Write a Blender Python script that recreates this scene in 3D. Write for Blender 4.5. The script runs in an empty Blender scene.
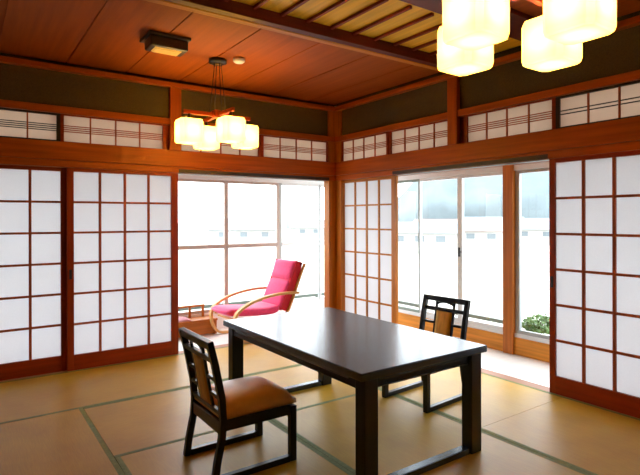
import bpy, bmesh, math, random
from mathutils import Vector, Matrix
random.seed(4)
S = bpy.context.scene
COL = S.collection
PI = math.pi

# ------------------------------------------------------------------ helpers
def tag(o, label=None, cat=None, group=None, kind=None):
    if label: o['label'] = label
    if cat: o['category'] = cat
    if group: o['group'] = group
    if kind: o['kind'] = kind
    return o

class MB:
    """collects shapes, then builds ONE mesh object"""
    def __init__(s): s.v = []; s.f = []; s.sm = []
    def add(s, vs, fs, smooth=False):
        n = len(s.v); s.v += [tuple(v) for v in vs]
        for f in fs: s.f.append(tuple(n + i for i in f)); s.sm.append(smooth)
        return s
    def box(s, x0, x1, y0, y1, z0, z1):
        x0, x1 = min(x0, x1), max(x0, x1); y0, y1 = min(y0, y1), max(y0, y1); z0, z1 = min(z0, z1), max(z0, z1)
        return s.add([(x0,y0,z0),(x1,y0,z0),(x1,y1,z0),(x0,y1,z0),(x0,y0,z1),(x1,y0,z1),(x1,y1,z1),(x0,y1,z1)],
              [(0,3,2,1),(4,5,6,7),(0,1,5,4),(1,2,6,5),(2,3,7,6),(3,0,4,7)])
    def bar(s, p, q, w, h, side=None):
        """rectangular bar from p to q; w along side vector, h across"""
        p, q = Vector(p), Vector(q); d = (q - p).normalized()
        a = Vector(side) if side else (Vector((0,0,1)).cross(d) if abs(d.z) < .95 else Vector((0,1,0)))
        a = (a - d * a.dot(d)).normalized(); b = d.cross(a)
        vs = []
        for c in (p, q):
            for i, j in ((-1,-1),(1,-1),(1,1),(-1,1)): vs.append(c + a*(i*w/2) + b*(j*h/2))
        return s.add(vs, [(0,3,2,1),(4,5,6,7),(0,1,5,4),(1,2,6,5),(2,3,7,6),(3,0,4,7)])
    def ribbon(s, pts, w, h, side):
        """swept rectangular strip along a path"""
        pts = [Vector(p) for p in pts]; a = Vector(side).normalized(); vs = []; fs = []
        for i, c in enumerate(pts):
            d = (pts[min(i+1, len(pts)-1)] - pts[max(i-1, 0)]).normalized(); b = d.cross(a).normalized()
            for k, l in ((-1,-1),(1,-1),(1,1),(-1,1)): vs.append(c + a*(k*w/2) + b*(l*h/2))
        n = len(pts)
        for i in range(n-1):
            for k in range(4): fs.append((4*i+k, 4*i+(k+1)%4, 4*i+4+(k+1)%4, 4*i+4+k))
        fs += [(3,2,1,0), (4*n-4,4*n-3,4*n-2,4*n-1)]
        return s.add(vs, fs)
    def tube(s, pts, r, n=10):
        pts = [Vector(p) for p in pts]; vs = []; fs = []
        for i, c in enumerate(pts):
            d = (pts[min(i+1, len(pts)-1)] - pts[max(i-1, 0)]).normalized()
            a = d.orthogonal().normalized() if i == 0 else (a - d*a.dot(d)).normalized(); b = d.cross(a)
            rr = r[i] if isinstance(r, (list, tuple)) else r
            for k in range(n): t = 2*PI*k/n; vs.append(c + (a*math.cos(t) + b*math.sin(t))*rr)
        for i in range(len(pts)-1):
            for k in range(n): fs.append((i*n+k, i*n+(k+1)%n, (i+1)*n+(k+1)%n, (i+1)*n+k))
        fs += [tuple(range(n))[::-1], tuple(range((len(pts)-1)*n, len(pts)*n))]
        return s.add(vs, fs, True)
    def build(s, name, mat, parent=None, bevel=0, seg=2, subsurf=0, loc=None, rz=0):
        me = bpy.data.meshes.new(name); me.from_pydata(s.v, [], s.f)
        me.polygons.foreach_set('use_smooth', s.sm); me.update()
        bm = bmesh.new(); bm.from_mesh(me); bmesh.ops.recalc_face_normals(bm, faces=bm.faces); bm.to_mesh(me); bm.free()
        me.materials.append(mat)
        o = bpy.data.objects.new(name, me); COL.objects.link(o)
        if parent: o.parent = parent
        if loc: o.location = loc
        if rz: o.rotation_euler.z = rz
        if bevel:
            m = o.modifiers.new('bevel', 'BEVEL'); m.width = bevel; m.segments = seg; m.limit_method = 'ANGLE'
            m.harden_normals = False
        if subsurf:
            m = o.modifiers.new('sub', 'SUBSURF'); m.levels = m.render_levels = subsurf
        return o

def empty(name, loc, rz=0):
    o = bpy.data.objects.new(name, None); COL.objects.link(o); o.location = loc; o.rotation_euler.z = rz
    o.empty_display_size = .1
    return o

def kids(o): return [c for c in bpy.data.objects if c.parent == o]
def copy_tree(o, parent=None):
    c = o.copy(); COL.objects.link(c)
    if parent: c.parent = parent
    for ch in kids(o): copy_tree(ch, c)
    return c

# ------------------------------------------------------------------ materials
def mat(name, col, rough=.5, metal=0., spec=.5, coat=0., noise=0., nscale=8., stretch=(1,1,1), bump=0., bscale=None, sheen=0., col2=None, subs=0):
    m = bpy.data.materials.new(name); m.use_nodes = True; nt = m.node_tree; b = nt.nodes['Principled BSDF']
    b.inputs['Base Color'].default_value = (*col, 1); b.inputs['Roughness'].default_value = rough
    b.inputs['Metallic'].default_value = metal; b.inputs['Specular IOR Level'].default_value = spec
    b.inputs['Coat Weight'].default_value = coat; b.inputs['Coat Roughness'].default_value = .12
    b.inputs['Sheen Weight'].default_value = sheen
    if noise or bump:
        tc = nt.nodes.new('ShaderNodeTexCoord'); mp = nt.nodes.new('ShaderNodeMapping'); nz = nt.nodes.new('ShaderNodeTexNoise')
        mp.inputs['Scale'].default_value = stretch; nz.inputs['Scale'].default_value = nscale; nz.inputs['Detail'].default_value = 5
        nt.links.new(tc.outputs['Object'], mp.inputs[0]); nt.links.new(mp.outputs[0], nz.inputs['Vector'])
        if noise:
            rp = nt.nodes.new('ShaderNodeValToRGB'); rp.color_ramp.elements[0].position = .3; rp.color_ramp.elements[1].position = .7
            c2 = col2 or tuple(c*(1-noise) for c in col)
            rp.color_ramp.elements[0].color = (*c2, 1); rp.color_ramp.elements[1].color = (*[min(1, c*(1+noise*.3)) for c in col], 1)
            nt.links.new(nz.outputs['Fac'], rp.inputs[0]); nt.links.new(rp.outputs[0], b.inputs['Base Color'])
        if bump:
            bp = nt.nodes.new('ShaderNodeBump'); bp.inputs['Strength'].default_value = bump; bp.inputs['Distance'].default_value = .004
            nt.links.new(nz.outputs['Fac'], bp.inputs['Height']); nt.links.new(bp.outputs[0], b.inputs['Normal'])
    return m

WOOD = (.47, .098, .004)
def wood(name, col=WOOD, ax='x', rough=.38, n=.35):
    st = {'x': (.25, 5, 5), 'y': (5, .25, 5), 'z': (5, 5, .25)}[ax]
    return mat(name, col, rough, spec=.25, noise=n, nscale=6, stretch=st, bump=.08)
M = {}
M['wx'] = wood('cedar_along_x', ax='x'); M['wy'] = wood('cedar_along_y', ax='y'); M['wz'] = wood('cedar_upright', ax='z')
M['panelz'] = wood('door_frame_cedar', (.30, .034, .002), 'z'); M['panelx'] = wood('door_rail_cedar', (.30, .034, .002), 'x')
M['lattice'] = wood('lattice_cedar', (.44, .085, .02), 'z', .5)
M['stilelit'] = wood('lit_cedar_upright', (.56, .19, .018), 'z'); M['raillit'] = wood('lit_cedar_rail', (.56, .19, .018), 'x')  # cedar with the window daylight at the corner put into its colour
M['ceil'] = wood('ceiling_board', (.34, .075, .002), 'y', .55, .22)
M['darkbeam'] = wood('dark_beam', (.10, .014, .010), 'x', .45)
M['beam'] = wood('lit_beam_underside', (.65, .24, .02), 'x', .4)  # lit underside of the beam, reflected glow put into the colour
M['gold'] = wood('golden_lattice_board', (.95, .56, .035), 'y', .45, .2)
M['batten'] = wood('batten_red', (.24, .035, .010), 'y', .5)
M['channel'] = mat('dark_channel', (.035, .022, .015), .5)
M['black'] = mat('black_frame', (.012, .009, .009), .35)  # near-black for the outer transom frames, bars and finger pulls
M['plaster'] = mat('olive_plaster', (.060, .042, .013), .9, noise=.35, nscale=120, bump=.3)
M['pale'] = mat('pale_plaster', (.75, .72, .66), .8, noise=.05, nscale=50)
M['honey'] = wood('honey_base_wood', (.72, .28, .03), 'x', .4)
M['honeyz'] = wood('honey_post_wood', (.50, .15, .02), 'z', .4)
M['sill'] = wood('glare_paled_threshold', (.42, .20, .12), 'x', .45)  # wood paled to imitate floor glare by the windows
M['engawa'] = mat('pale_engawa_floor', (.80, .79, .76), .35, noise=.06, nscale=5, stretch=(.3, 4, 1))
M['alu'] = mat('grey_aluminium', (.38, .41, .42), .4, metal=.3)
M['aluw'] = mat('pale_aluminium', (.72, .77, .80), .4)
M['alub'] = mat('bronze_aluminium', (.50, .42, .38), .4)
M['alug'] = mat('green_grey_aluminium', (.20, .27, .24), .4)
M['white'] = mat('white_painted_metal', (.85, .87, .87), .5)
M['dark'] = mat('dark_plastic', (.02, .018, .018), .4)
M['brass'] = mat('brass', (.65, .42, .12), .3, metal=.9)
M['cord'] = mat('black_cord', (.012, .01, .01), .5)
M['lacquer'] = mat('black_lacquer', (.012, .016, .024), .27, spec=1., coat=.12, noise=.3, nscale=30, stretch=(1, .1, 1))
for k_ in ('lacquer',):
    M[k_].node_tree.nodes['Principled BSDF'].inputs['Specular Tint'].default_value = (.62, .82, 1, 1)
M['lacq_leg'] = mat('black_lacquer_leg', (.006, .008, .012), .3, spec=.35)
M['leather'] = mat('tan_leatherette', (.62, .31, .07), .4, noise=.15, nscale=14, bump=.15)
M['padgold'] = mat('ochre_padding', (.78, .44, .05), .7, noise=.25, nscale=40, stretch=(1, 1, .15), bump=.2)
M['pink'] = mat('pink_fabric', (.90, .055, .22), .8, noise=.15, nscale=30, bump=.2, sheen=.3)
M['crimson'] = mat('crimson_cushion_side', (.60, .004, .03), .7, noise=.1, nscale=30)  # cushion sides, darker and redder than the pink front
M['birch'] = wood('bent_birch', (.75, .42, .14), 'x', .4, .12)
M['pinkcloth'] = mat('pale_pink_cloth', (.75, .35, .40), .8, noise=.3, nscale=12)
M['detector'] = mat('cream_plastic', (.75, .68, .58), .5)
M['foliage'] = mat('garden_leaf', (.13, .26, .07), .6, noise=.5, nscale=5)
M['bark'] = mat('bark', (.12, .07, .04), .8, noise=.4, nscale=20)
M['ground'] = mat('pale_ground', (.42, .42, .38), .9, noise=.25, nscale=.15)
M['hill'] = mat('hazy_wooded_hill', (.168, .205, .22), 1., noise=.22, nscale=.05, spec=0)  # distance haze put into the hill's pale blue colour
M['roof'] = mat('grey_roof_tile', (.20, .24, .27), .6, noise=.2, nscale=3)
M['roofred'] = mat('brown_roof_tile', (.36, .24, .22), .6, noise=.2, nscale=3)
M['housewall'] = mat('haze_paled_house_wall', (.42, .41, .39), .8, noise=.1, nscale=1)  # house walls and roof tiles paled to stand for outdoor haze
M['pane'] = mat('house_window', (.16, .19, .21), .2)
M['ledge'] = mat('outside_ledge', (.10, .13, .11), .6, noise=.2, nscale=6)

def tatami_mat():
    m = bpy.data.materials.new('tatami_straw'); m.use_nodes = True; nt = m.node_tree; N = nt.nodes; L = nt.links; b = N['Principled BSDF']
    tc = N.new('ShaderNodeTexCoord'); nz = N.new('ShaderNodeTexNoise'); nz.inputs['Scale'].default_value = 3; nz.inputs['Detail'].default_value = 3
    mp = N.new('ShaderNodeMapping'); mp.inputs['Scale'].default_value = (2, 60, 1)
    n2 = N.new('ShaderNodeTexNoise'); n2.inputs['Scale'].default_value = 6; n2.inputs['Detail'].default_value = 4
    L.new(tc.outputs['Object'], nz.inputs['Vector']); L.new(tc.outputs['Object'], mp.inputs[0]); L.new(mp.outputs[0], n2.inputs['Vector'])
    ad = N.new('ShaderNodeMath'); ad.operation = 'ADD'; ad.inputs[1].default_value = 0
    mx = N.new('ShaderNodeMix'); mx.data_type = 'FLOAT'; mx.inputs[0].default_value = .5
    L.new(nz.outputs['Fac'], mx.inputs[2]); L.new(n2.outputs['Fac'], mx.inputs[3])
    rp = N.new('ShaderNodeValToRGB'); rp.color_ramp.elements[0].position = .3; rp.color_ramp.elements[1].position = .7
    rp.color_ramp.elements[0].color = (.46, .240, .008, 1); rp.color_ramp.elements[1].color = (.62, .365, .018, 1)
    L.new(mx.outputs[0], rp.inputs[0]); L.new(rp.outputs[0], b.inputs['Base Color'])
    b.inputs['Roughness'].default_value = .42; b.inputs['Specular IOR Level'].default_value = .4
    bp = N.new('ShaderNodeBump'); bp.inputs['Strength'].default_value = .12; bp.inputs['Distance'].default_value = .002
    L.new(n2.outputs['Fac'], bp.inputs['Height']); L.new(bp.outputs[0], b.inputs['Normal'])
    return m
M['tatami'] = tatami_mat()
M['heri'] = mat('green_cloth_border', (.24, .27, .09), .8, noise=.25, nscale=60)

def paper(name, col, tr=.75):
    m = bpy.data.materials.new(name); m.use_nodes = True; nt = m.node_tree; N = nt.nodes; L = nt.links
    N.remove(N['Principled BSDF']); out = N['Material Output']
    d = N.new('ShaderNodeBsdfDiffuse'); t = N.new('ShaderNodeBsdfTranslucent'); mx = N.new('ShaderNodeMixShader'); mx.inputs[0].default_value = tr
    tc = N.new('ShaderNodeTexCoord'); nz = N.new('ShaderNodeTexNoise'); nz.inputs['Scale'].default_value = 90
    rp = N.new('ShaderNodeValToRGB'); rp.color_ramp.elements[0].color = (*[c*.93 for c in col], 1); rp.color_ramp.elements[1].color = (*col, 1)
    L.new(tc.outputs['Object'], nz.inputs['Vector']); L.new(nz.outputs['Fac'], rp.inputs[0])
    L.new(rp.outputs[0], d.inputs[0]); L.new(rp.outputs[0], t.inputs[0]); L.new(d.outputs[0], mx.inputs[1]); L.new(t.outputs[0], mx.inputs[2]); L.new(mx.outputs[0], out.inputs[0])
    return m
M['paper'] = paper('washi_paper', (.68, .668, .68)); M['paperwarm'] = paper('warm_lit_washi_paper', (.70, .59, .50))  # transom paper tinted for warm lamp and wood-reflected light

def glass():
    m = bpy.data.materials.new('window_glass'); m.use_nodes = True; nt = m.node_tree; N = nt.nodes; L = nt.links
    N.remove(N['Principled BSDF']); out = N['Material Output']
    t = N.new('ShaderNodeBsdfTransparent'); g = N.new('ShaderNodeBsdfGlossy'); g.inputs['Roughness'].default_value = .02
    f = N.new('ShaderNodeFresnel'); f.inputs[0].default_value = 1.45; mx = N.new('ShaderNodeMixShader')
    t.inputs[0].default_value = (.97, .985, .99, 1)
    ge = N.new('ShaderNodeNewGeometry'); iv = N.new('ShaderNodeMath'); iv.operation = 'SUBTRACT'; iv.inputs[0].default_value = 1
    mu = N.new('ShaderNodeMath'); mu.operation = 'MULTIPLY'      # reflect on the entering face only
    L.new(ge.outputs['Backfacing'], iv.inputs[1]); L.new(iv.outputs[0], mu.inputs[0]); L.new(f.outputs[0], mu.inputs[1])
    L.new(mu.outputs[0], mx.inputs[0]); L.new(t.outputs[0], mx.inputs[1]); L.new(g.outputs[0], mx.inputs[2]); L.new(mx.outputs[0], out.inputs[0])
    return m
M['glass'] = glass()

SHADE_E = .8
def shade_mat():
    m = bpy.data.materials.new('lit_lamp_shade'); m.use_nodes = True; nt = m.node_tree; N = nt.nodes; L = nt.links
    N.remove(N['Principled BSDF']); out = N['Material Output']
    t = N.new('ShaderNodeBsdfTranslucent'); t.inputs[0].default_value = (.95, .71, .15, 1)
    e = N.new('ShaderNodeEmission'); e.inputs[0].default_value = (1, .62, .10, 1); e.inputs[1].default_value = SHADE_E
    a = N.new('ShaderNodeAddShader'); L.new(t.outputs[0], a.inputs[0]); L.new(e.outputs[0], a.inputs[1]); L.new(a.outputs[0], out.inputs[0])
    return m
M['shade'] = shade_mat()

# ------------------------------------------------------------------ the room
XL, YB = -5.93, -5.66         # left end of the window wall / wall behind the camera
ZC = 2.68
def structure(o, label, cat): return tag(o, label, cat, kind='structure')

# sub-floor (tatami mats lie on it), thickness below
structure(MB().box(XL, 0, YB, 0, -.12, -.056).build('floor', M['honey']), 'plain wooden floor beneath the tatami mats', 'floor')
# thresholds
structure(MB().box(XL, 0, 0.001, .10, -.056, .001).build('trim_1', M['sill']), 'glare-paled wooden sliding door track along the long window side', 'threshold')
sr = MB().box(0, 5.66, 0, .10, -.056, .001).build('trim_2', M['sill'], loc=(.0, 0, 0), rz=-PI/2)
structure(sr, 'glare-paled wooden sliding door track below the right hand opening', 'threshold')
# engawa floors
structure(MB().box(XL, .75, .101, .93, -.10, -.003).box(.101, .75, YB, .101, -.10, -.003).build('floor_2', M['engawa']),
          'pale sunlit floor of the glazed veranda around the room', 'floor')

# tatami mats : x0,x1,y0,y1, long axis
mats = [
 (-1.90, 0, -.995, 0, 'x', 'tatami mat in the corner between the narrow paper screen and the armchair'),
 (-3.90, -1.90, -.995, 0, 'x', 'tatami mat lying along the foot of the left paper screens'),
 (-5.93, -3.90, -.995, 0, 'x', 'tatami mat along the window side, past the left edge of the photo'),
 (-.994, 0, -2.824, -.995, 'y', 'tatami mat before the right opening, behind the chair beyond the table'),
 (-.994, 0, -4.653, -2.824, 'y', 'tatami mat at the foot of the big right paper screen'),
 (-2.961, -.994, -1.909, -.995, 'x', 'tatami mat under the window end of the dining table'),
 (-1.988, -.994, -3.74, -1.909, 'y', 'tatami mat under the table between its two right legs'),
 (-2.961, -1.988, -3.74, -1.909, 'y', 'tatami mat under the chair in the foreground'),
 (-3.95, -2.961, -2.824, -.995, 'y', 'tatami mat at lower left in front of the left paper screens'),
 (-3.95, -2.961, -4.653, -2.824, 'y', 'tatami mat just in front of the camera on its left'),
 (-4.94, -3.95, -2.824, -.995, 'y', 'tatami mat beyond the lower left edge of the photo'),
 (-4.94, -3.95, -4.653, -2.824, 'y', 'tatami mat left of the camera'),
 (-5.93, -4.94, -2.824, -.995, 'y', 'tatami mat against the far left wall'),
 (-5.93, -4.94, -4.653, -2.824, 'y', 'tatami mat against the far left wall near the back'),
 (-2.961, -.994, -4.653, -3.74, 'x', 'tatami mat just below the lower edge of the photo'),
 (-1.95, 0, -5.66, -4.653, 'x', 'tatami mat along the back wall at the right'),
 (-3.95, -1.95, -5.66, -4.653, 'x', 'tatami mat along the back wall under the camera'),
 (-5.93, -3.95, -5.66, -4.653, 'x', 'tatami mat along the back wall at the left'),
]
for x0, x1, y0, y1, ax, lab in mats:
    cx, cy = (x0+x1)/2, (y0+y1)/2; g = .0012
    lx, ly = (x1-x0)/2 - g, (y1-y0)/2 - g
    t = empty('tatami_mat', (cx, cy, -.055), 0 if ax == 'x' else PI/2)
    tag(t, lab, 'tatami mat', 'tatami mats covering the floor')
    if ax == 'y': lx, ly = ly, lx
    b = .028
    MB().box(-lx, lx, -ly+b, ly-b, .0, .055).build('straw_surface', M['tatami'], t)
    MB().box(-lx, lx, -ly, -ly+b, .0, .0556).build('cloth_border', M['heri'], t)
    MB().box(-lx, lx, ly-b, ly, .0, .0556).build('cloth_border', M['heri'], t)

# walls: built in local frame (u along wall, v outward, z), placed for the left (window) wall and the right wall
LEFT = dict(loc=(0, 0, 0), rz=0)       # u = x
def wallmb(side):
    return MB()
def place(o, side):
    if side == 'R': o.rotation_euler.z = -PI/2   # local x -> -y , local y -> +x
    return o
# For the left wall u runs from XL to 0 ; for the right wall u runs from 0 to 5.66 (u = -y)
for side, u0, u1, wl in (('L', XL, 0, 'left'), ('R', 0, -YB, 'right')):
    wd = M['wx']
    # upper plaster
    place(structure(MB().box(u0, u1, .02, .10, 2.29, 2.90).build('wall_' + wl, M['plaster']),
          'olive brown plaster band above the paper transoms, %s side' % ('long window' if side == 'L' else 'right'), 'wall'), side)
    k = {'L': 3, 'R': 4}[side]
    place(structure(MB().box(u0, u1, -.030, .0, 1.835, 1.99).box(u0, u1, -.012, .105, 1.775, 1.834).box(u0, u1, .0, .105, 1.835, 1.994).build('trim_%d' % k, wd, bevel=.003),
          'broad reddish wooden lintel beam over the openings, %s side' % ('long window' if side == 'L' else 'right'), 'beam'), side)
    place(structure(MB().box(u0, u1, -.016, .10, 2.238, 2.298).build('trim_%d' % (k+2), wd, bevel=.003),
          'narrow wooden rail above the paper transoms, %s side' % ('long window' if side == 'L' else 'right'), 'rail'), side)
    place(structure(MB().box(u0, u1, -.045, .02, 2.60, 2.645).build('trim_%d' % (k+4), wd, bevel=.004),
          'wooden cornice where plaster meets ceiling, %s side' % ('long window' if side == 'L' else 'right'), 'cornice'), side)

# dark door channels over the two openings
for i, (s_, a, b, lab) in enumerate([('L', -1.923, -.1015, 'dark grooved door channel over the long window opening'), ('R', .997, 2.707, 'dark grooved door channel over the right hand opening')]):
    o = MB().box(0, b-a, .004, .098, 1.771, 1.7745).box(0, b-a, -.0135, -.0125, 1.776, 1.812).build('trim_%d' % (28+i), M['channel']); o.location = (a, 0, 0) if s_ == 'L' else (0, -a, 0)
    place(structure(o, lab, 'door channel'), s_)
# corner post (two faces) and short posts over the beams
structure(MB().box(-.10, .10, .0, .10, 0, 2.66).box(0.0, .10, -.10, -.0005, 0, 2.66).build('trim_9', M['stilelit'], bevel=.002),
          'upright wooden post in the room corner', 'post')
for i, (s, u, lab) in enumerate([('L', -1.954, 'short wooden post between transoms behind the far pendant lamp'), ('L', -3.90, 'short wooden post on the lintel past the left edge of the photo'),
               ('R', 1.793, 'short wooden post between transoms on the right side below the near pendant lamp'), ('R', 3.70, 'short wooden post on the lintel beyond the right edge of the photo')]):
    o = MB().box(-.055, .055, -.026, .02, 1.992, 2.60).build('trim_%d' % (10+i), M['wz'], bevel=.003)
    o.location = (u, 0, 0) if s == 'L' else (0, -u, 0)
    place(structure(o, lab, 'post'), s)

for i, (s, a, b) in enumerate([('L', -2.071, -1.90), ('R', 1.734, 1.933), ('L', -2.988, -2.931), ('L', -1.032, -.967), ('R', .876, .949), ('R', 2.725, 2.785), ('L', -.119, -.0), ('R', .0, .121)]):
    o = MB().box(0, b-a, .036, .10, 1.995, 2.237).build('trim_%d' % (30+i), M['panelz']); o.location = (a, 0, 0) if s == 'L' else (0, -a, 0)
    place(structure(o, 'dark wooden backing strip between two paper transoms, ' + ['behind the far pendant lamp', 'right of the short post on the right side', 'near the left edge', 'left of the transom nearest the corner',
      'between the two right transoms nearest the corner', 'left of the black framed right transom', 'at the corner over the window opening', 'at the corner over the narrow screen'][i], 'backing strip'), s)
# plain walls behind the camera
structure(MB().box(XL, .85, YB-.1, YB, -.1, 2.9).build('wall_back', M['plaster']), 'plain plaster wall behind the camera', 'wall')
structure(MB().box(XL-.1, XL, YB-.1, .95, -.1, 2.9).build('wall_side', M['plaster']), 'plain plaster wall at the far left behind the camera', 'wall')

# ceiling: cedar boards running towards the window wall, thin shadow gaps between them
cb = MB()
joints = [-.02, -.39, -.89, -1.395, -1.905, -2.413, -2.915, -3.42, -3.925, -4.43, -4.935, -5.44, -5.92]
for a, b in zip(joints[:-1], joints[1:]):
    cb.box(b+.005, a-.005, -1.80, -.0, ZC, ZC+.02); cb.box(b+.005, a-.005, YB, -2.90, ZC, ZC+.02)
    cb.box(a-.005, a+.005, -1.80, 0, ZC+.008, ZC+.03); cb.box(a-.005, a+.005, YB, -2.9, ZC+.008, ZC+.03)
co = cb.build('ceiling', M['ceil'])
structure(co, 'reddish cedar board ceiling with thin joints', 'ceiling')
structure(MB().box(XL-.1, .9, YB-.1, 1.0, 2.90, 3.0).build('ceiling_2', M['darkbeam']), 'roof deck above the boarded ceiling', 'roof')
# beam framing the decorative strip; its lit underside and dark face are coloured in
structure(MB().box(XL, -.001, -1.862, -1.80, 2.622, 2.75).build('trim_14', M['beam'], bevel=.006), 'ceiling beam with its lit underside coloured in, on the window side of the slatted strip', 'beam')
structure(MB().box(XL, -.001, -1.928, -1.8625, 2.626, 2.75).build('trim_15', M['darkbeam'], bevel=.003), 'dark near face of the same ceiling beam beside the golden slatted strip', 'beam')
structure(MB().box(XL, -.001, -2.90, -2.62, 2.650, 2.75).build('trim_16', M['darkbeam'], bevel=.004), 'broad dark ceiling beam near the large pendant lamp', 'beam')
lt = MB().box(XL, -.001, -2.62, -1.929, 2.705, 2.73).build('ceiling_3', M['gold'])
structure(lt, 'golden wooden ceiling strip crossed by dark slats', 'ceiling')
x = -.245
while x > XL:
    MB().box(x-.012, x+.012, -2.52, -1.929, 2.684, 2.705).build('slat', M['batten'], lt, bevel=.002); x -= .2055

# ------------------------------------------------------------------ shoji screens (door_n)
dn = [0]
def shoji(side, u_a, u_b, v, label, stile=.055, cols=4, pull=None, zb=.002, light=False):
    """u_a..u_b outer edges (increasing u), v = depth of the front face"""
    dn[0] += 1
    W = u_b - u_a; T = .03
    root = empty('door_%d' % dn[0], (0, 0, 0)); 
    if side == 'L': root.location = (u_a, v, 0)
    else: root.location = (v, -u_a, 0); root.rotation_euler.z = -PI/2
    structure(root, label, 'sliding paper screen')
    sl = stile if isinstance(stile, tuple) else (stile, stile)
    MB().box(0, sl[0], 0, T, zb, 1.774).box(W-sl[1], W, 0, T, zb, 1.774).build('stile', M['stilelit' if light else 'panelz'], root, bevel=.002)
    MB().box(sl[0], W-sl[1], 0, T, 1.742, 1.774).build('top_rail', M['raillit' if light else 'panelx'], root, bevel=.002)
    MB().box(sl[0], W-sl[1], 0, T, zb, .135).build('bottom_rail', M['raillit' if light else 'panelx'], root, bevel=.002)
    lat = MB(); x0, x1 = sl[0], W-sl[1]; z0, z1 = .135, 1.742
    for i in range(1, cols): u = x0 + (x1-x0)*i/cols; lat.box(u-.0105, u+.0105, .004, .02, z0, z1)
    for j in range(1, 6): z = z0 + (z1-z0)*j/6; lat.box(x0, x1, .0055, .019, z-.0095, z+.0095)
    lat.build('lattice', M['stilelit' if light else 'lattice'], root)
    MB().box(x0-.004, x1+.004, .0205, .0212, z0-.004, z1+.004).build('paper', M['paper'], root)
    if pull is not None:
        u = sl[0]/2 if pull == 'a' else W - sl[1]/2
        pts = [(u-.010, -.001, .80), (u+.010, -.001, .80), (u+.010, -.001, .88), (u-.010, -.001, .88)]
        MB().box(u-.011, u+.011, -.0015, .003, .80, .885).build('finger_pull', M['black'], root, bevel=.001)
    return root
shoji('L', -2.911, -1.923, .002, 'white paper sliding screen left of the window opening, behind the foreground chair', (.055, .069), pull='a')
shoji('L', -3.94, -2.893, .040, 'white paper sliding screen at the left edge of the photo', (.055, .060))
shoji('L', -4.90, -3.88, .002, 'white paper sliding screen beyond the left edge of the photo')
shoji('L', -5.92, -4.85, .040, 'white paper sliding screen at the far left end')
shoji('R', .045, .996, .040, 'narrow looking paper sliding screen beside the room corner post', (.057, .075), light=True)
shoji('R', 2.708, 3.655, .002, 'large white paper sliding screen at the right edge of the photo', (.045, .055), pull='a')
shoji('R', 3.60, 4.60, .040, 'white paper sliding screen beyond the right edge of the photo')
shoji('R', 4.55, 5.62, .002, 'white paper sliding screen at the far right end')

# ------------------------------------------------------------------ paper transoms (ranma): window_n
wn = [0]
def ranma(side, u_a, u_b, frame, label, bars=4, v=.012, zt=2.226, zb=2.000, ncol=4, pm='paperwarm'):
    wn[0] += 1
    root = empty('window_%d' % wn[0], (u_a, v, 0) if side == 'L' else (v, -u_a, 0), 0 if side == 'L' else -PI/2)
    structure(root, label, 'paper transom window'); W = u_b-u_a; e = .032
    fm = MB().box(-e, 0, 0, .022, 1.995, 2.237).box(W, W+e, 0, .022, 1.995, 2.237).box(0, W, 0, .022, zt, 2.237).box(0, W, 0, .022, 1.995, zb)
    if frame == 'black': fm = MB().box(-e, 0, 0, .022, 1.995, 2.237).box(W, W+e, 0, .022, 1.995, 2.237).box(0, W, 0, .022, zt-.006, 2.237).box(0, W, 0, .022, 1.995, zb+.007)
    fm.build('window_frame', M['black' if frame == 'black' else 'panelx'], root, bevel=.001)
    l = MB()
    for i in range(1, ncol): l.box(W*i/ncol-.006, W*i/ncol+.006, .004, .016, zb, zt)
    l.build('upright_bars', M['lattice'], root)
    h = MB(); zc = (zt+zb)/2; pitch = .017 if bars == 4 else .026
    for k in range(bars): z = zc + (k-(bars-1)/2)*pitch; h.box(0, W, .006, .013, z-.0038, z+.0038)
    h.build('centre_bars', M['black' if frame == 'black' else 'lattice'], root)
    MB().box(0, W, .0165, .0172, zb-.003, zt+.003).build('paper', M[pm], root)
ranma('L', -.967, -.119, 'wood', 'paper transom nearest the room corner above the window opening')
ranma('L', -1.90, -1.032, 'wood', 'paper transom behind the lit far pendant lamp')
ranma('L', -2.931, -2.071, 'wood', 'paper transom above the left paper screen, left of the far lamp')
ranma('L', -3.86, -2.988, 'black', 'black framed paper transom at the left edge of the photo')
ranma('R', .121, .876, 'wood', 'paper transom on the right side nearest the room corner')
ranma('R', .949, 1.734, 'wood', 'paper transom on the right side just left of the short post')
ranma('R', 1.933, 2.725, 'wood', 'paper transom on the right side just right of the short post')
ranma('R', 2.785, 3.63, 'black', 'black framed paper transom with two bold bars at the right edge', bars=2)
# filler rails between transoms beyond the photo
structure(MB().box(XL, -3.90, .012, .034, 1.995, 2.237).build('wall_left_2', M['plaster']), 'plaster infill over the screens past the left edge of the photo', 'wall')
structure(MB().box(.012, .034, YB, -3.67, 1.995, 2.237).build('wall_right_2', M['plaster']), 'plaster infill over the screens past the right edge of the photo', 'wall')

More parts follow.
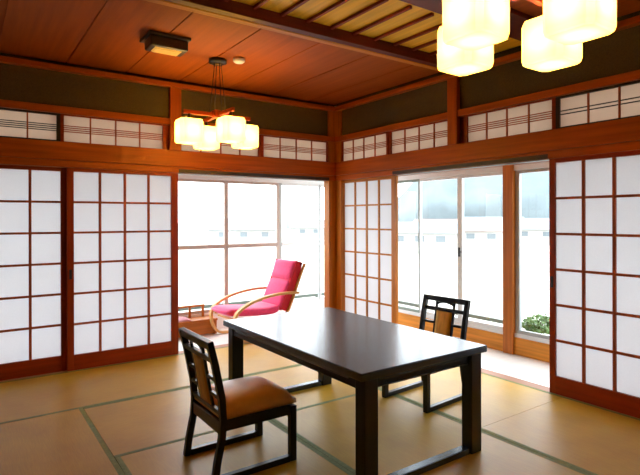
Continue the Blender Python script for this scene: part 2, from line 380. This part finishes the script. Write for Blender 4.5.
# ------------------------------------------------------------------ glazed veranda outer walls
YW, XW = .85, .75
def gwin(side, u_a, u_b, zlo, zhi, mat_key, label, rail=None, rail_mat=None, fr=.03, w=None, left_mat=None, extra=None):
    """one glazed sash: frame parts + pane"""
    wn[0] += 1
    root = empty('window_%d' % wn[0], (u_a, YW, 0) if side == 'L' else (XW, -u_a, 0), 0 if side == 'L' else -PI/2)
    structure(root, label, 'glass window'); W = u_b-u_a
    wl = w or (fr, fr)
    MB().box(0, wl[0], .012, .05, zlo, zhi).box(W-wl[1], W, .012, .05, zlo, zhi).build('sash_stile', M[mat_key], root, bevel=.002)
    MB().box(wl[0], W-wl[1], .014, .048, zlo, zlo+.035).box(wl[0], W-wl[1], .014, .048, zhi-.03, zhi).build('sash_rail', M[rail_mat or mat_key], root, bevel=.002)
    if rail: MB().box(wl[0], W-wl[1], .012, .05, rail-.023, rail+.023).build('middle_rail', M[rail_mat or mat_key], root, bevel=.002)
    MB().box(wl[0]-.003, W-wl[1]+.003, .028, .032, zlo+.03, zhi-.025).build('pane', M['glass'], root)
    return root
# left (window) side, looking +y
for (a, b, st, rm, lab, w) in [
    (-5.90, -4.9, 'aluw', 'aluw', 'glazed veranda sash at the far left, hidden by paper screens', None),
    (-4.9, -3.95, 'aluw', 'aluw', 'glazed veranda sash behind the left edge paper screens', None),
    (-3.95, -2.95, 'aluw', 'aluw', 'glazed veranda sash hidden behind the leftmost paper screen', None),
    (-2.95, -1.99, 'aluw', 'aluw', 'glazed veranda sash hidden behind the second paper screen', None),
    (-1.99, -1.017, 'alub', 'alub', 'tall bright glass sash behind the low slatted bench', (.03, .026)),
    (-1.017, -.27, 'alub', 'alub', 'tall bright glass sash with brown mid rail left of the pink armchair back', (.022, .036)),
    (-.27, .38, 'alu', 'aluw', 'tall bright glass sash behind the pink armchair back', (.034, .018)),
    (.38, .745, 'aluw', 'aluw', 'narrow glass sash at the outer corner of the veranda', (.014, .03))]:
    gwin('L', a, b, .205, 1.79, st, lab, rail=.99, rail_mat=rm, w=w)
# right side, looking +x  (u = -y)
rw = [(-.80, -.10, 'aluw', 'glass sash on the right side hidden by the corner screen', (.03, .02)),
    (-.10, .63, 'alug', 'clear glass sash seen just right of the corner screen', (.012, .018)),
    (.63, 1.228, 'aluw', 'clear glass sash behind the chair beyond the table', (.008, .034)),
    (1.228, 1.79, 'aluw', 'clear glass sash left of the orange wooden post', (.028, .02)),
    (1.905, 2.80, 'alu', 'clear glass sash with shrub outside, right of the orange wooden post', (.045, .03)),
    (2.80, 3.70, 'aluw', 'glass sash hidden behind the large right paper screen', None),
    (3.70, 4.65, 'aluw', 'glass sash behind screens beyond the right edge', None), (4.65, 5.60, 'aluw', 'glass sash at the far right end', None)]
sashes = {}
for a, b, st, lab, w in rw:
    sashes[a] = gwin('R', a, b, .205, 1.79, st, lab, w=w)
MB().tube([(.0, .0, 0), (.0, -.02, 0)], .012).box(-.012, .012, -.03, -.018, -.05, .05).build('window_latch', M['dark'], sashes[1.228], bevel=.002, loc=(.012, .012, .96))
# header, added unseen transom glass to light the paper transoms, base
def outer(side, u0, u1, wname):
    o = MB().box(u0, u1, -.005, .06, 1.79, 1.845).build('trim_%d' % wname, M['aluw'], bevel=.003)
    p = MB().box(u0, u1, -.01, .06, 1.845, 1.92).build('trim_%d' % (wname+1), M['wx'], bevel=.003)
    q = MB().box(u0, u1, .0, .06, 2.36, 2.9).build('wall_%s_outer' % ('left' if side == 'L' else 'right'), M['pale'])
    sd = 'long window side' if side == 'L' else 'right side'
    for o_, l, c in ((o, 'pale metal window head of the veranda, ' + sd, 'window head'), (p, 'wooden rail above the veranda window head, ' + sd, 'rail'), (q, 'pale wall over the added veranda transom glass, ' + sd, 'wall')):
        structure(o_, l, c)
        if side == 'L': o_.location.y = YW
        else: o_.location.x = XW; o_.rotation_euler.z = -PI/2
    wn[0] += 1
    t = MB().box(u0, u1, .028, .032, 1.92, 2.36).build('window_%d' % wn[0], M['glass'])
    structure(t, 'added unseen transom glass high over the veranda, ' + sd, 'glass window')
    if side == 'L': t.location.y = YW
    else: t.location.x = XW; t.rotation_euler.z = -PI/2
outer('L', XL, .815, 17); outer('R', -.846, 5.66, 19)
# base under the glass
structure(MB().box(XL, .75, YW, YW+.06, -.003, .205).build('baseboard_left', M['white'], bevel=.004), 'white kick panel below the long window row', 'base panel')
b1 = MB().box(-.84, 5.66, 0, .06, -.003, .165).build('baseboard_right', M['honey'], bevel=.004); b1.location = (XW-.004, 0, 0); b1.rotation_euler.z = -PI/2
structure(b1, 'orange wooden base board below the right hand windows', 'base board')
b2 = MB().box(-.84, 5.66, .006, .06, .165, .205).build('trim_21', M['aluw'], bevel=.002); b2.location = (XW, 0, 0); b2.rotation_euler.z = -PI/2
structure(b2, 'pale metal sill on the orange base board', 'window sill')
structure(MB().box(XW-.03, XW+.06, -1.903, -1.792, -.003, 2.36).build('trim_22', M['honeyz'], bevel=.004), 'orange wooden post standing between the right hand windows', 'post')
structure(MB().box(XW-.03, XW+.06, -3.80, -3.70, -.003, 2.36).build('trim_23', M['honeyz'], bevel=.004), 'wooden post hidden behind the large right paper screen', 'post')
structure(MB().box(XL, XW, .1, YW, 2.42, 2.46).box(.1, XW, YB, .1, 2.42, 2.46).build('ceiling_4', M['pale']), 'pale ceiling of the veranda', 'ceiling')

# ------------------------------------------------------------------ dining table
T = empty('dining_table', (-1.665, -2.275, 0)); tag(T, 'long low black lacquered dining table on sled legs in the middle of the tatami', 'table')
hx, hy = .465, .772
MB().box(-hx, hx, -hy, hy, .562, .60).build('tabletop', M['lacquer'], T, bevel=.005, seg=3)
ap = MB()
ax_, ay = hx-.055, hy-.055
for s in (-1, 1):
    ap.box(s*ax_-.014, s*ax_+.014, -ay, ay, .500, .562)
    ap.box(-ax_, ax_, s*ay-.014, s*ay+.014, .500, .562)
apo = ap.build('apron', M['lacq_leg'], T, bevel=.003)
mo = MB()
for s in (-1, 1):
    mo.box(-ax_+.08, ax_-.08, s*(ay+.014), s*(ay+.022), .535, .548); mo.box(-ax_+.08, ax_-.08, s*(ay+.014), s*(ay+.020), .505, .513)
    mo.box(s*(ax_+.014), s*(ax_+.022), -ay+.08, ay-.08, .535, .548)
mo.build('moulding', M['lacquer'], apo, bevel=.002)
for sx in (-1, 1):
    for sy in (-1, 1):
        cx, cy = sx*(hx-.075), sy*(hy-.052)
        MB().box(cx-.043, cx+.043, cy-.036, cy+.036, .0, .562).build('leg', M['lacq_leg'], T, bevel=.004)
for sy in (-1, 1):
    cy = sy*(hy-.052)
    MB().box(-hx+.12, hx-.12, cy-.026, cy+.026, .0, .036).build('floor_runner', M['lacquer'], T, bevel=.004)
T.location.z = .0006

# ------------------------------------------------------------------ low dining chairs (local +x = facing)
def make_chair():
    r = empty('dining_chair', (0, 0, 0)); L = M['lacq_leg']; w = .193
    for s in (-1, 1):
        MB().box(.20, .238, s*w-.018, s*w+.018, 0, .30).build('front_leg', L, r, bevel=.003)
        # rear leg, splays back towards the floor, and the raked back post as one bent bar
        MB().ribbon([(-.235, s*w, .0), (-.235, s*w, .012), (-.222, s*w, .10), (-.197, s*w, .22), (-.190, s*w, .31), (-.198, s*w, .42), (-.232, s*w, .59), (-.262, s*w, .710)], .032, .034, (0, 1, 0)).build('rear_leg', L, r, bevel=.003)
        MB().box(-.215, .20, s*w-.017, s*w+.017, 0, .032).build('floor_runner', L, r, bevel=.003)
        MB().box(-.185, .20, s*w-.014, s*w+.014, .255, .31).build('seat_rail', L, r, bevel=.003)
    MB().box(.205, .232, -w+.018, w-.018, .255, .31).build('seat_rail', L, r, bevel=.003)
    MB().box(-.205, -.178, -w+.018, w-.018, .235, .30).build('seat_rail', L, r, bevel=.003)
    # cushion: bevelled, domed
    bm = bmesh.new(); n = 14; hxs, hys = .222, .203
    def prof(a): return (1 - abs(a)**5)
    grid = [[None]*(n+1) for _ in range(n+1)]; me = MB(); vs = []; fs = []
    for i in range(n+1):
        for j in range(n+1):
            a, b = 2*i/n-1, 2*j/n-1; a_ = math.copysign(abs(a)**.8, a); b_ = math.copysign(abs(b)**.8, b)
            e = max(0, prof(a_))*max(0, prof(b_)); sq = 1 - .012*(1-e)
            vs.append((a_*hxs*sq, b_*hys*sq, .335 + .050*e**.6 + .022*(1-a_*a_)*(1-b_*b_)))
    for i in range(n):
        for j in range(n): fs.append((i*(n+1)+j, (i+1)*(n+1)+j, (i+1)*(n+1)+j+1, i*(n+1)+j+1))
    top = len(vs)
    ring = [(i, 0) for i in range(n+1)] + [(n, j) for j in range(1, n+1)] + [(i, n) for i in range(n-1, -1, -1)] + [(0, j) for j in range(n-1, 0, -1)]
    for i, j in ring:
        v = vs[i*(n+1)+j]; vs.append((v[0], v[1], .312))
    m = len(ring)
    for k in range(m):
        a, b = ring[k], ring[(k+1) % m]
        fs.append((a[0]*(n+1)+a[1], top+k, top+(k+1) % m, b[0]*(n+1)+b[1]))
    fs.append(tuple(top+k for k in range(m)))
    for i in range(len(vs)): vs[i] = (vs[i][0]+.022, vs[i][1], vs[i][2])
    me.add(vs, fs, True); me.build('seat_cushion', M['leather'], r)
    # back: lean function x(z)
    def bx(z): return -.190 - .072*max(0, (z-.31)/.40)**1.15
    def rail(z0, z1, name, y0=-w+.012, y1=w-.012, th=.022):
        zc = (z0+z1)/2
        MB().bar((bx(zc), y0, zc), (bx(zc), y1, zc), z1-z0, th, (-.15, 0, 1)).build(name, L, r, bevel=.003)
    rail(.676, .716, 'top_rail', -w-.016, w+.016, .03)
    rail(.606, .634, 'cross_rail'); rail(.33, .355, 'lower_rail')
    # arched opening under the top rail: curved bracket
    arch = MB(); pts = []
    for k in range(13):
        t = -1+2*k/12; pts.append((bx(.67)+.0, t*.08, .654+.02*(1-t*t)))
    arch.ribbon([(p[0], p[1], p[2]+.004) for p in pts], .014, .016, (1, 0, 0)); arch.build('arch_rail', L, r)
    for s in (-1, 1):
        MB().bar((bx(.35), s*.080, .35), (bx(.685), s*.080, .685), .018, .014, (0, 1, 0)).build('back_upright', L, r, bevel=.002)
    for z in (.425, .515):
        for s in (-1, 1): MB().bar((bx(z), s*.086, z), (bx(z), s*(w-.010), z), .02, .014, (0, 0, 1)).build('side_crossbar', L, r)
    pd = MB()
    nn = 8; vs = []; fs = []
    for face in (1, -1):
        for i in range(nn+1):
            for j in range(7):
                z = .352 + (.614-.352)*i/nn; y = -.070 + .140*j/6
                bul = .008 + .007*(1-(2*i/nn-1)**4)*(1-(2*j/6-1)**4)
                vs.append((bx(z)+face*bul, y, z))
    q = (nn+1)*7
    for f in (0, 1):
        for i in range(nn):
            for j in range(6): a = f*q+i*7+j; fs.append((a, a+1, a+8, a+7))
    edge = [(i*7) for i in range(nn+1)] + [nn*7+j for j in range(1, 7)] + [i*7+6 for i in range(nn-1, -1, -1)] + [j for j in range(5, 0, -1)]
    for k in range(len(edge)): a, b = edge[k], edge[(k+1) % len(edge)]; fs.append((a, b, b+q, a+q))
    pd.add(vs, fs, True).build('back_pad', M['padgold'], r)
    return r
ch = make_chair()
ch.location = (-2.388, -2.305, .0014); ch.rotation_euler.z = 0
tag(ch, 'low black dining chair with tan seat in the foreground, left of the table', 'chair', 'low dining chairs at the table')
c2 = copy_tree(ch); c2.location = (-.856, -2.240, .0014); c2.rotation_euler.z = PI + math.radians(4.5)
tag(c2, 'low black dining chair beyond the table, its ochre back pad facing the camera', 'chair')

# ------------------------------------------------------------------ pink bentwood armchair (local +x = facing)
A = empty('armchair', (-.84, .325, -.003), PI + math.radians(3))
tag(A, 'pink cushioned bentwood armchair standing in the glazed veranda by the window', 'armchair')
def smooth(pts, n=6):
    P = [Vector(p) for p in pts]; out = []
    for i in range(len(P)-1):
        p0, p1, p2, p3 = P[max(i-1, 0)], P[i], P[i+1], P[min(i+2, len(P)-1)]
        for k in range(n):
            t = k/n; out.append(.5*((2*p1)+(-p0+p2)*t+(2*p0-5*p1+4*p2-p3)*t*t+(-p0+3*p1-3*p2+p3)*t**3))
    return out+[P[-1]]
for s in (-1, 1):
    y = s*.275
    MB().ribbon(smooth([(-.34, y, .475), (-.10, y, .485), (.16, y, .455), (.36, y, .39), (.475, y, .30), (.48, y, .16), (.42, y, .05), (.30, y, .015), (-.05, y, .0135), (-.34, y, .0135)]), .045, .026, (0, 1, 0)).build('arm_frame', M['birch'], A)
    MB().ribbon(smooth([(-.455, y*.86, .80), (-.365, y*.86, .60), (-.27, y*.86, .38), (-.18, y*.86, .24), (.02, y*.86, .215), (.28, y*.86, .24), (.46, y*.86, .265)]), .03, .02, (0, 1, 0)).build('seat_frame', M['birch'], A)
for a_ in ((.40, .435, -.226, .226, .225, .243), (-.30, -.27, -.27, .27, .012, .03), (-.345, -.325, -.27, .27, .462, .49)): MB().box(*a_).build('cross_bar', M['birch'], A, bevel=.004)
def cushion(path, hw, th, name, mt, parent, rough=0):
    """padded slab following a path in x-z; th=thickness list"""
    P = smooth(path, 4); n = len(P); vs = []; fs = []; m = 16
    for i, c in enumerate(P):
        d = (P[min(i+1, n-1)]-P[max(i-1, 0)]).normalized(); nb = Vector((-d.z, 0, d.x))
        e = min(1, min(i, n-1-i)/1.5); e = math.sin(e*PI/2)*.65+.35
        for k in range(m):
            t = 2*PI*k/m; cu = math.copysign(abs(math.cos(t))**.35, math.cos(t)); sn = math.copysign(abs(math.sin(t))**.6, math.sin(t))
            vs.append(c + Vector((0, cu*hw*(e*.1+.9), 0)) + nb*sn*th/2*e)
    for i in range(n-1):
        for k in range(m): fs.append((i*m+k, i*m+(k+1) % m, (i+1)*m+(k+1) % m, (i+1)*m+k))
    fs += [tuple(range(m))[::-1], tuple(range((n-1)*m, n*m))]
    return MB().add(vs, fs, True).build(name, mt, parent)
cushion([(-.13, 0, .31), (.0, 0, .285), (.25, 0, .30), (.53, 0, .325)], .205, .095, 'seat_cushion', M['pink'], A)
cushion([(-.15, 0, .28), (-.21, 0, .43), (-.295, 0, .615)], .205, .10, 'back_cushion', M['pink'], A)
cushion([(-.290, 0, .61), (-.34, 0, .72), (-.375, 0, .83)], .205, .115, 'head_cushion', M['pink'], A)
for s in (-1, 1):
    MB().ribbon(smooth([(-.395, s*.212, .825), (-.36, s*.214, .71), (-.315, s*.214, .59), (-.235, s*.214, .42), (-.175, s*.214, .28)]), .012, .095, (0, 1, 0)).build('cushion_side', M['crimson'], A, bevel=.004)

# ------------------------------------------------------------------ low wooden bench with slatted rail in the veranda
M['benchwood'] = wood('bench_wood', (.46, .14, .018), 'x', .45)
B = empty('low_bench', (-1.64, .73, -.003)); tag(B, 'low orange wooden bench with open back rail on the veranda floor beside the left screen', 'bench')
MB().box(-.36, .40, -.105, .11, .155, .18).build('seat_board', M['benchwood'], B, bevel=.004)
MB().box(-.36, .36, -.10, -.08, .012, .155).build('front_panel', M['benchwood'], B, bevel=.003)
MB().box(-.36, -.33, -.08, .108, 0, .155).build('side_panel', M['honeyz'], B, bevel=.003)
MB().box(.36, .39, -.102, .108, 0, .155).build('side_panel', M['honeyz'], B, bevel=.003)
MB().box(-.36, .32, .085, .11, .300, .322).build('top_rail', M['benchwood'], B, bevel=.003)
for u in (-.34, -.02, .14, .30): MB().box(u-.012, u+.012, .086, .109, .18, .300).build('back_spindle', M['honeyz'], B, bevel=.002)
cl = MB(); vs = []; fs = []
for i in range(13):
    for j in range(9):
        u, v = i/12, j/8
        vs.append((-1.74+.19*u, .645+.15*v, .1775 + .030*math.sin(PI*u)**.5*math.sin(PI*v)**.5*(1+.35*math.sin(9*u+4*v))))
for i in range(12):
    for j in range(8): a = i*9+j; fs.append((a, a+9, a+10, a+1))
clo = MB().add(vs, fs, True).build('folded_cloth', M['pinkcloth']); m_ = clo.modifiers.new('s', 'SOLIDIFY'); m_.thickness = .004; m_.offset = 1
tag(clo, 'crumpled pale pink cloth lying on the low wooden bench', 'cloth')

# ------------------------------------------------------------------ pendant lamps
POWER = 11.0
def pendant(loc, zb, label, cord_top, arm=.255, s=.19, light=POWER, rot=0):
    r = empty('pendant_lamp', (loc[0], loc[1], ZC), rot)
    tag(r, label, 'ceiling lamp', 'square shaded pendant lamps')
    H = lambda z: z-ZC
    # canopy
    MB().tube([(0, 0, -.0), (0, 0, -.03), (0, 0, -.036)], [.075, .075, .05], 24).build('ceiling_canopy', M['dark'], r)
    MB().tube([(0, 0, -.0365), (0, 0, -.046)], [.03, .025], 16).build('brass_cap', M['brass'], r)
    # hub and arms
    za = zb+s+.055
    hub = MB().box(-.045, .045, -.045, .045, H(za-.012), H(za+.05)).build('hub', M['panelx'], r, bevel=.004)
    for k, (dx, dy) in enumerate([(-1, 0), (0, 1), (0, -1), (1, 0)]):
        cd = MB(); cd.tube([(dx*.03, dy*.03, -.036), (dx*.05, dy*.05, H((za+ZC)/2)), (dx*.075, dy*.075, H(za+.03))], .0035, 6).build('cord', M['cord'], r)
        MB().bar((dx*.045, dy*.045, H(za+.012)), (dx*(arm+.05), dy*(arm+.05), H(za+.012)), .032, .026, (0, 0, 1)).build('arm', M['panelx'], r, bevel=.003)
        cx, cy = dx*arm, dy*arm; h = s/2
        # shade: chamfered box, open at the top
        sh = MB(); c = .022; ring = [(-h+c, -h), (h-c, -h), (h, -h+c), (h, h-c), (h-c, h), (-h+c, h), (-h, h-c), (-h, -h+c)]
        vs = []; fs = []
        lv = [(zb+s, .93), (zb+s-.02, 1.), (zb+.022, 1.), (zb+.006, .96), (zb, .88)]
        for z, k_ in lv:
            for q in ring: vs.append((cx+q[0]*k_, cy+q[1]*k_, H(z)))
        for i in range(len(lv)-1):
            for j in range(8): fs.append((i*8+j, i*8+(j+1) % 8, i*8+8+(j+1) % 8, i*8+8+j))
        fs.append(tuple(range((len(lv)-1)*8, len(lv)*8)))
        sh.add(vs, fs).build('lamp_shade', M['shade'], r)
        MB().tube([(cx, cy, H(za)), (cx, cy, H(zb+s*.72))], [.012, .018], 10).build('bulb_holder', M['dark'], r)
        l = bpy.data.lights.new('bulb', 'POINT'); l.energy = light; l.color = (1, .66, .28); l.shadow_soft_size = .025
        lo = bpy.data.objects.new('bulb', l); COL.objects.link(lo); lo.parent = r; lo.location = (cx, cy, H(zb+s*.5))
    return r
pendant((-1.825, -3.655, 0), 1.985, 'large lit pendant lamp with four square shades cut by the top edge', None)
pendant((-1.87, -.83, 0), 1.95, 'far lit pendant lamp with four square shades hanging before the window wall', None)

# ------------------------------------------------------------------ ceiling fittings
D = empty('ceiling_fitting', (-2.40, -1.075, ZC)); tag(D, 'dark square fitting fixed to the boarded ceiling with an amber lower edge', 'ceiling lamp')
MB().box(-.155, .155, -.13, .13, -.022, 0).build('mounting_plate', M['dark'], D, bevel=.006)
MB().box(-.14, .14, -.11, .06, -.10, -.022).build('housing', M['dark'], D, bevel=.012)
vs = [(-.10,-.085,-.1005),(.10,-.085,-.1005),(.10,.03,-.1005),(-.10,.03,-.1005),(-.09,-.072,-.110),(.09,-.072,-.110),(.09,.02,-.110),(-.09,.02,-.110)]
M['amber'] = mat('amber_underside', (.7, .4, .08), .3); _b = M['amber'].node_tree.nodes['Principled BSDF']; _b.inputs['Emission Color'].default_value = (1, .55, .10, 1); _b.inputs['Emission Strength'].default_value = .4  # faint amber emission on the underside of the fitting
MB().add(vs, [(0,1,5,4),(1,2,6,5),(2,3,7,6),(3,0,4,7),(4,5,6,7),(0,3,2,1)]).build('amber_underside', M['amber'], D)
o = MB().tube([(-1.74, -.97, ZC), (-1.74, -.97, ZC-.028), (-1.74, -.97, ZC-.04)], [.05, .05, .035], 20).build('smoke_detector', M['detector'])
tag(o, 'small cream smoke detector on the ceiling beside the far lamp canopy', 'smoke detector')

# ------------------------------------------------------------------ outside
G = -3.2
structure(MB().box(-300, 400, -200, 500, G-.5, G).build('ground', M['ground']), 'pale open ground outside the house', 'ground')
# balcony ledge outside
structure(MB().box(XL, 1.5, 1.05, 1.75, -.45, -.10).box(.95, 1.55, YB, 1.04, -.45, -.10).build('ledge', M['ground']), 'pale outside ledge under the windows', 'ledge')
structure(MB().box(XL, 1.5, 1.40, 1.44, .16, .20).build('trim_24', M['ledge']), 'dark rail outside the long window row', 'rail')
structure(MB().box(1.30, 1.34, -5, 1.39, .14, .18).build('trim_25', M['ledge']), 'dark rail outside the right hand windows', 'rail')
po = MB()
for xx in (-5.6, -4.3, -3.0, -1.9, -.6, .7): po.box(xx-.015, xx+.015, 1.405, 1.435, -.10, .16)
structure(po.build('trim_26', M['ledge']), 'short posts carrying the outside rail at the long window row', 'rail posts')
po = MB()
for yy in (-4.5, -3.2, -2.6, -.8, .6): po.box(1.305, 1.335, yy-.015, yy+.015, -.10, .14)
structure(po.build('trim_27', M['ledge']), 'short posts carrying the outside rail at the right windows', 'rail posts')

# shrub outside right window
def shrub(name, loc, rx, rz_, n, label, leaf=.05, trunk=True):
    r = empty(name, loc); tag(r, label, 'shrub'); lv = MB(); rnd = random.Random(int(loc[0]*100))
    for i in range(n):
        th, ph = rnd.uniform(0, 2*PI), math.acos(rnd.uniform(-.9, 1)); rad = rnd.uniform(.5, 1)
        c = Vector((rx*rad*math.sin(ph)*math.cos(th), rx*rad*math.sin(ph)*math.sin(th), rz_*(1+rad*math.cos(ph))))
        d = Vector((rnd.uniform(-1, 1), rnd.uniform(-1, 1), rnd.uniform(-.2, 1))).normalized(); w = d.orthogonal().normalized(); nn = d.cross(w)
        L = leaf*rnd.uniform(.7, 1.3)
        lv.add([c, c+d*L*.5+w*L*.25+nn*L*.05, c+d*L, c+d*L*.5-w*L*.25+nn*L*.05], [(0,1,2,3)])
    lv.build('foliage', M['foliage'], r)
    st = MB()
    for k in range(5): a = k*1.3; st.tube([(0, 0, 0), (rx*.3*math.cos(a), rx*.3*math.sin(a), rz_*.8), (rx*.6*math.cos(a), rx*.6*math.sin(a), rz_*1.5)], [.012, .009, .005], 6)
    st.build('stem', M['bark'], r)
    return r
def rayx(px, py, dist):
    f = 508.34; pit = math.radians(-.04); yaw = math.radians(35.05)
    fw = Vector((math.sin(yaw), math.cos(yaw), 0)); rt = Vector((math.cos(yaw), -math.sin(yaw), 0))
    d = fw*f + rt*(px-320.4) + Vector((0, 0, 218.8-py))
    return Vector((-3.644, -4.875, 1.326)) + d*(dist/f)
pt = MB().tube([(0, 0, 0), (0, 0, .19), (0, 0, .20)], [.10, .14, .14], 20).build('flower_pot', M['roofred']); pt.location = (1.12, -1.93, -.10)
tag(pt, 'round brown pot outside the glass right of the orange post', 'pot')
shrub('potted_shrub', (1.12, -1.93, .125), .17, .11, 420, 'small green leafy shrub outside the glass right of the orange post')
# hills
def hills(name, pts, depth, m, label):
    vs = []; fs = []; n = len(pts)
    for (x, y, h) in pts:
        d = Vector((x, y, 0)).normalized()
        vs += [(x-d.x*depth*.6, y-d.y*depth*.6, G-1), (x-d.x*depth*.25, y-d.y*depth*.25, G+(h-G)*.62), (x, y, h), (x+d.x*depth*.5, y+d.y*depth*.5, G-1)]
    for i in range(n-1):
        for k in range(3): a = i*4+k; fs.append((a, a+1, a+5, a+4))
        a = i*4; fs.append((a, a+4, a+7, a+3))
    fs += [(0,1,2,3)[::-1], tuple(4*n-4+k for k in range(4))]
    o = MB().add(vs, fs, True).build(name, m); structure(o, label, 'hill'); return o
pts = []
for k in range(40):
    az = math.radians(38 + k*1.1); Dd = 260
    e = (k/39.)
    h = 4 + 26*math.sin(min(1, e*2.2)*PI/2) + 3*math.sin(k*.9) + 2*math.sin(k*2.1)
    pts.append((Dd*math.sin(az), Dd*math.cos(az), h))
hills('hill', pts, 90, M['hill'], 'wooded hill coloured pale blue for haze, far beyond the right hand windows')
# far houses
def house(loc, rz, w, d, h, rm, label):
    r = empty('house', (loc[0], loc[1], G), rz); tag(r, label, 'house', 'pale houses far outside')
    MB().box(-w/2, w/2, -d/2, d/2, 0, h).build('wall', M['housewall'], r)
    e = .5; MB().add([(-w/2-e, -d/2-e, h), (w/2+e, -d/2-e, h), (w/2+e, d/2+e, h), (-w/2-e, d/2+e, h), (-w/2-e, 0, h+w*.16), (w/2+e, 0, h+w*.16)],
        [(0,1,5,4), (2,3,4,5), (0,4,3), (1,2,5), (3,2,1,0)]).build('roof', M[rm], r)
    for u in (-.3, 0, .3): MB().box(u*w-.6, u*w+.6, -d/2-.04, -d/2+.02, h*.55, h*.85).build('window', M['pane'], r)
specs = [(424, 70, 9, 'roof', 'pale low house seen through the glass just right of the corner screen'), (446, 95, 11, 'roofred', 'brown roofed house seen left of the window latch'),
         (472, 80, 10, 'roofred', 'brown roofed house seen between window latch and orange post'), (490, 120, 14, 'roof', 'grey roofed house farthest away, left of the orange post'),
         (530, 90, 12, 'roof', 'grey roofed house seen right of the orange post'), (245, 90, 12, 'roof', 'grey roofed house seen left of the pink armchair'), (312, 112, 10, 'roof', 'grey roofed house seen right of the pink armchair')]
for px, dist, w, rm, lab in specs:
    q = rayx(px, 240, dist); az = math.atan2(q.x+3.64, q.y+4.87)
    house(q, -az+random.uniform(-.3, .3), w, 7, 2.6, rm, lab)

# ------------------------------------------------------------------ light
w = bpy.data.worlds.new('overcast'); S.world = w; w.use_nodes = True
bg = w.node_tree.nodes['Background']; bg.inputs[0].default_value = (.94, .975, 1, 1); bg.inputs[1].default_value = 6.5
def portal(loc, rot, sx, sy):
    l = bpy.data.lights.new('window_portal', 'AREA'); l.shape = 'RECTANGLE'; l.size = sx; l.size_y = sy; l.cycles.is_portal = True; l.energy = 1
    o = bpy.data.objects.new('window_portal', l); COL.objects.link(o); o.location = loc; o.rotation_euler = rot; return o
portal((XL/2+.37, YW+.09, 1.28), (PI/2, 0, PI), 6.66, 2.2) if False else None
def aimed(loc, d, sx, sy):
    o = portal(loc, (0, 0, 0), sx, sy); o.rotation_euler = Vector(d).to_track_quat('-Z', 'Y').to_euler()
aimed((-2.57, YW+.08, 1.28), (0, -1, 0), 6.7, 2.2)
aimed((XW+.08, -2.42, 1.28), (-1, 0, 0), 6.5, 2.2)

# ------------------------------------------------------------------ camera
cd = bpy.data.cameras.new('camera'); cam = bpy.data.objects.new('camera', cd); COL.objects.link(cam)
cd.sensor_width = 36; cd.lens = 508.337/640*36; cd.shift_x = -.0006; cd.shift_y = -18.69/640; cd.clip_end = 2000; cd.clip_start = .02
yaw, pit, roll = math.radians(35.0504), math.radians(-.0378), math.radians(-.1232)
fw = Vector((math.sin(yaw)*math.cos(pit), math.cos(yaw)*math.cos(pit), math.sin(pit)))
r = Vector((math.cos(yaw), -math.sin(yaw), 0)); u = r.cross(fw)
r2 = r*math.cos(roll)+u*math.sin(roll); u2 = -r*math.sin(roll)+u*math.cos(roll)
cam.matrix_world = Matrix(((r2.x, u2.x, -fw.x, -3.6442), (r2.y, u2.y, -fw.y, -4.8749), (r2.z, u2.z, -fw.z, 1.3261), (0, 0, 0, 1)))
S.camera = cam
S.view_settings.view_transform = 'Standard'; S.view_settings.look = 'None'; S.view_settings.gamma = 1; S.view_settings.exposure = 0.0
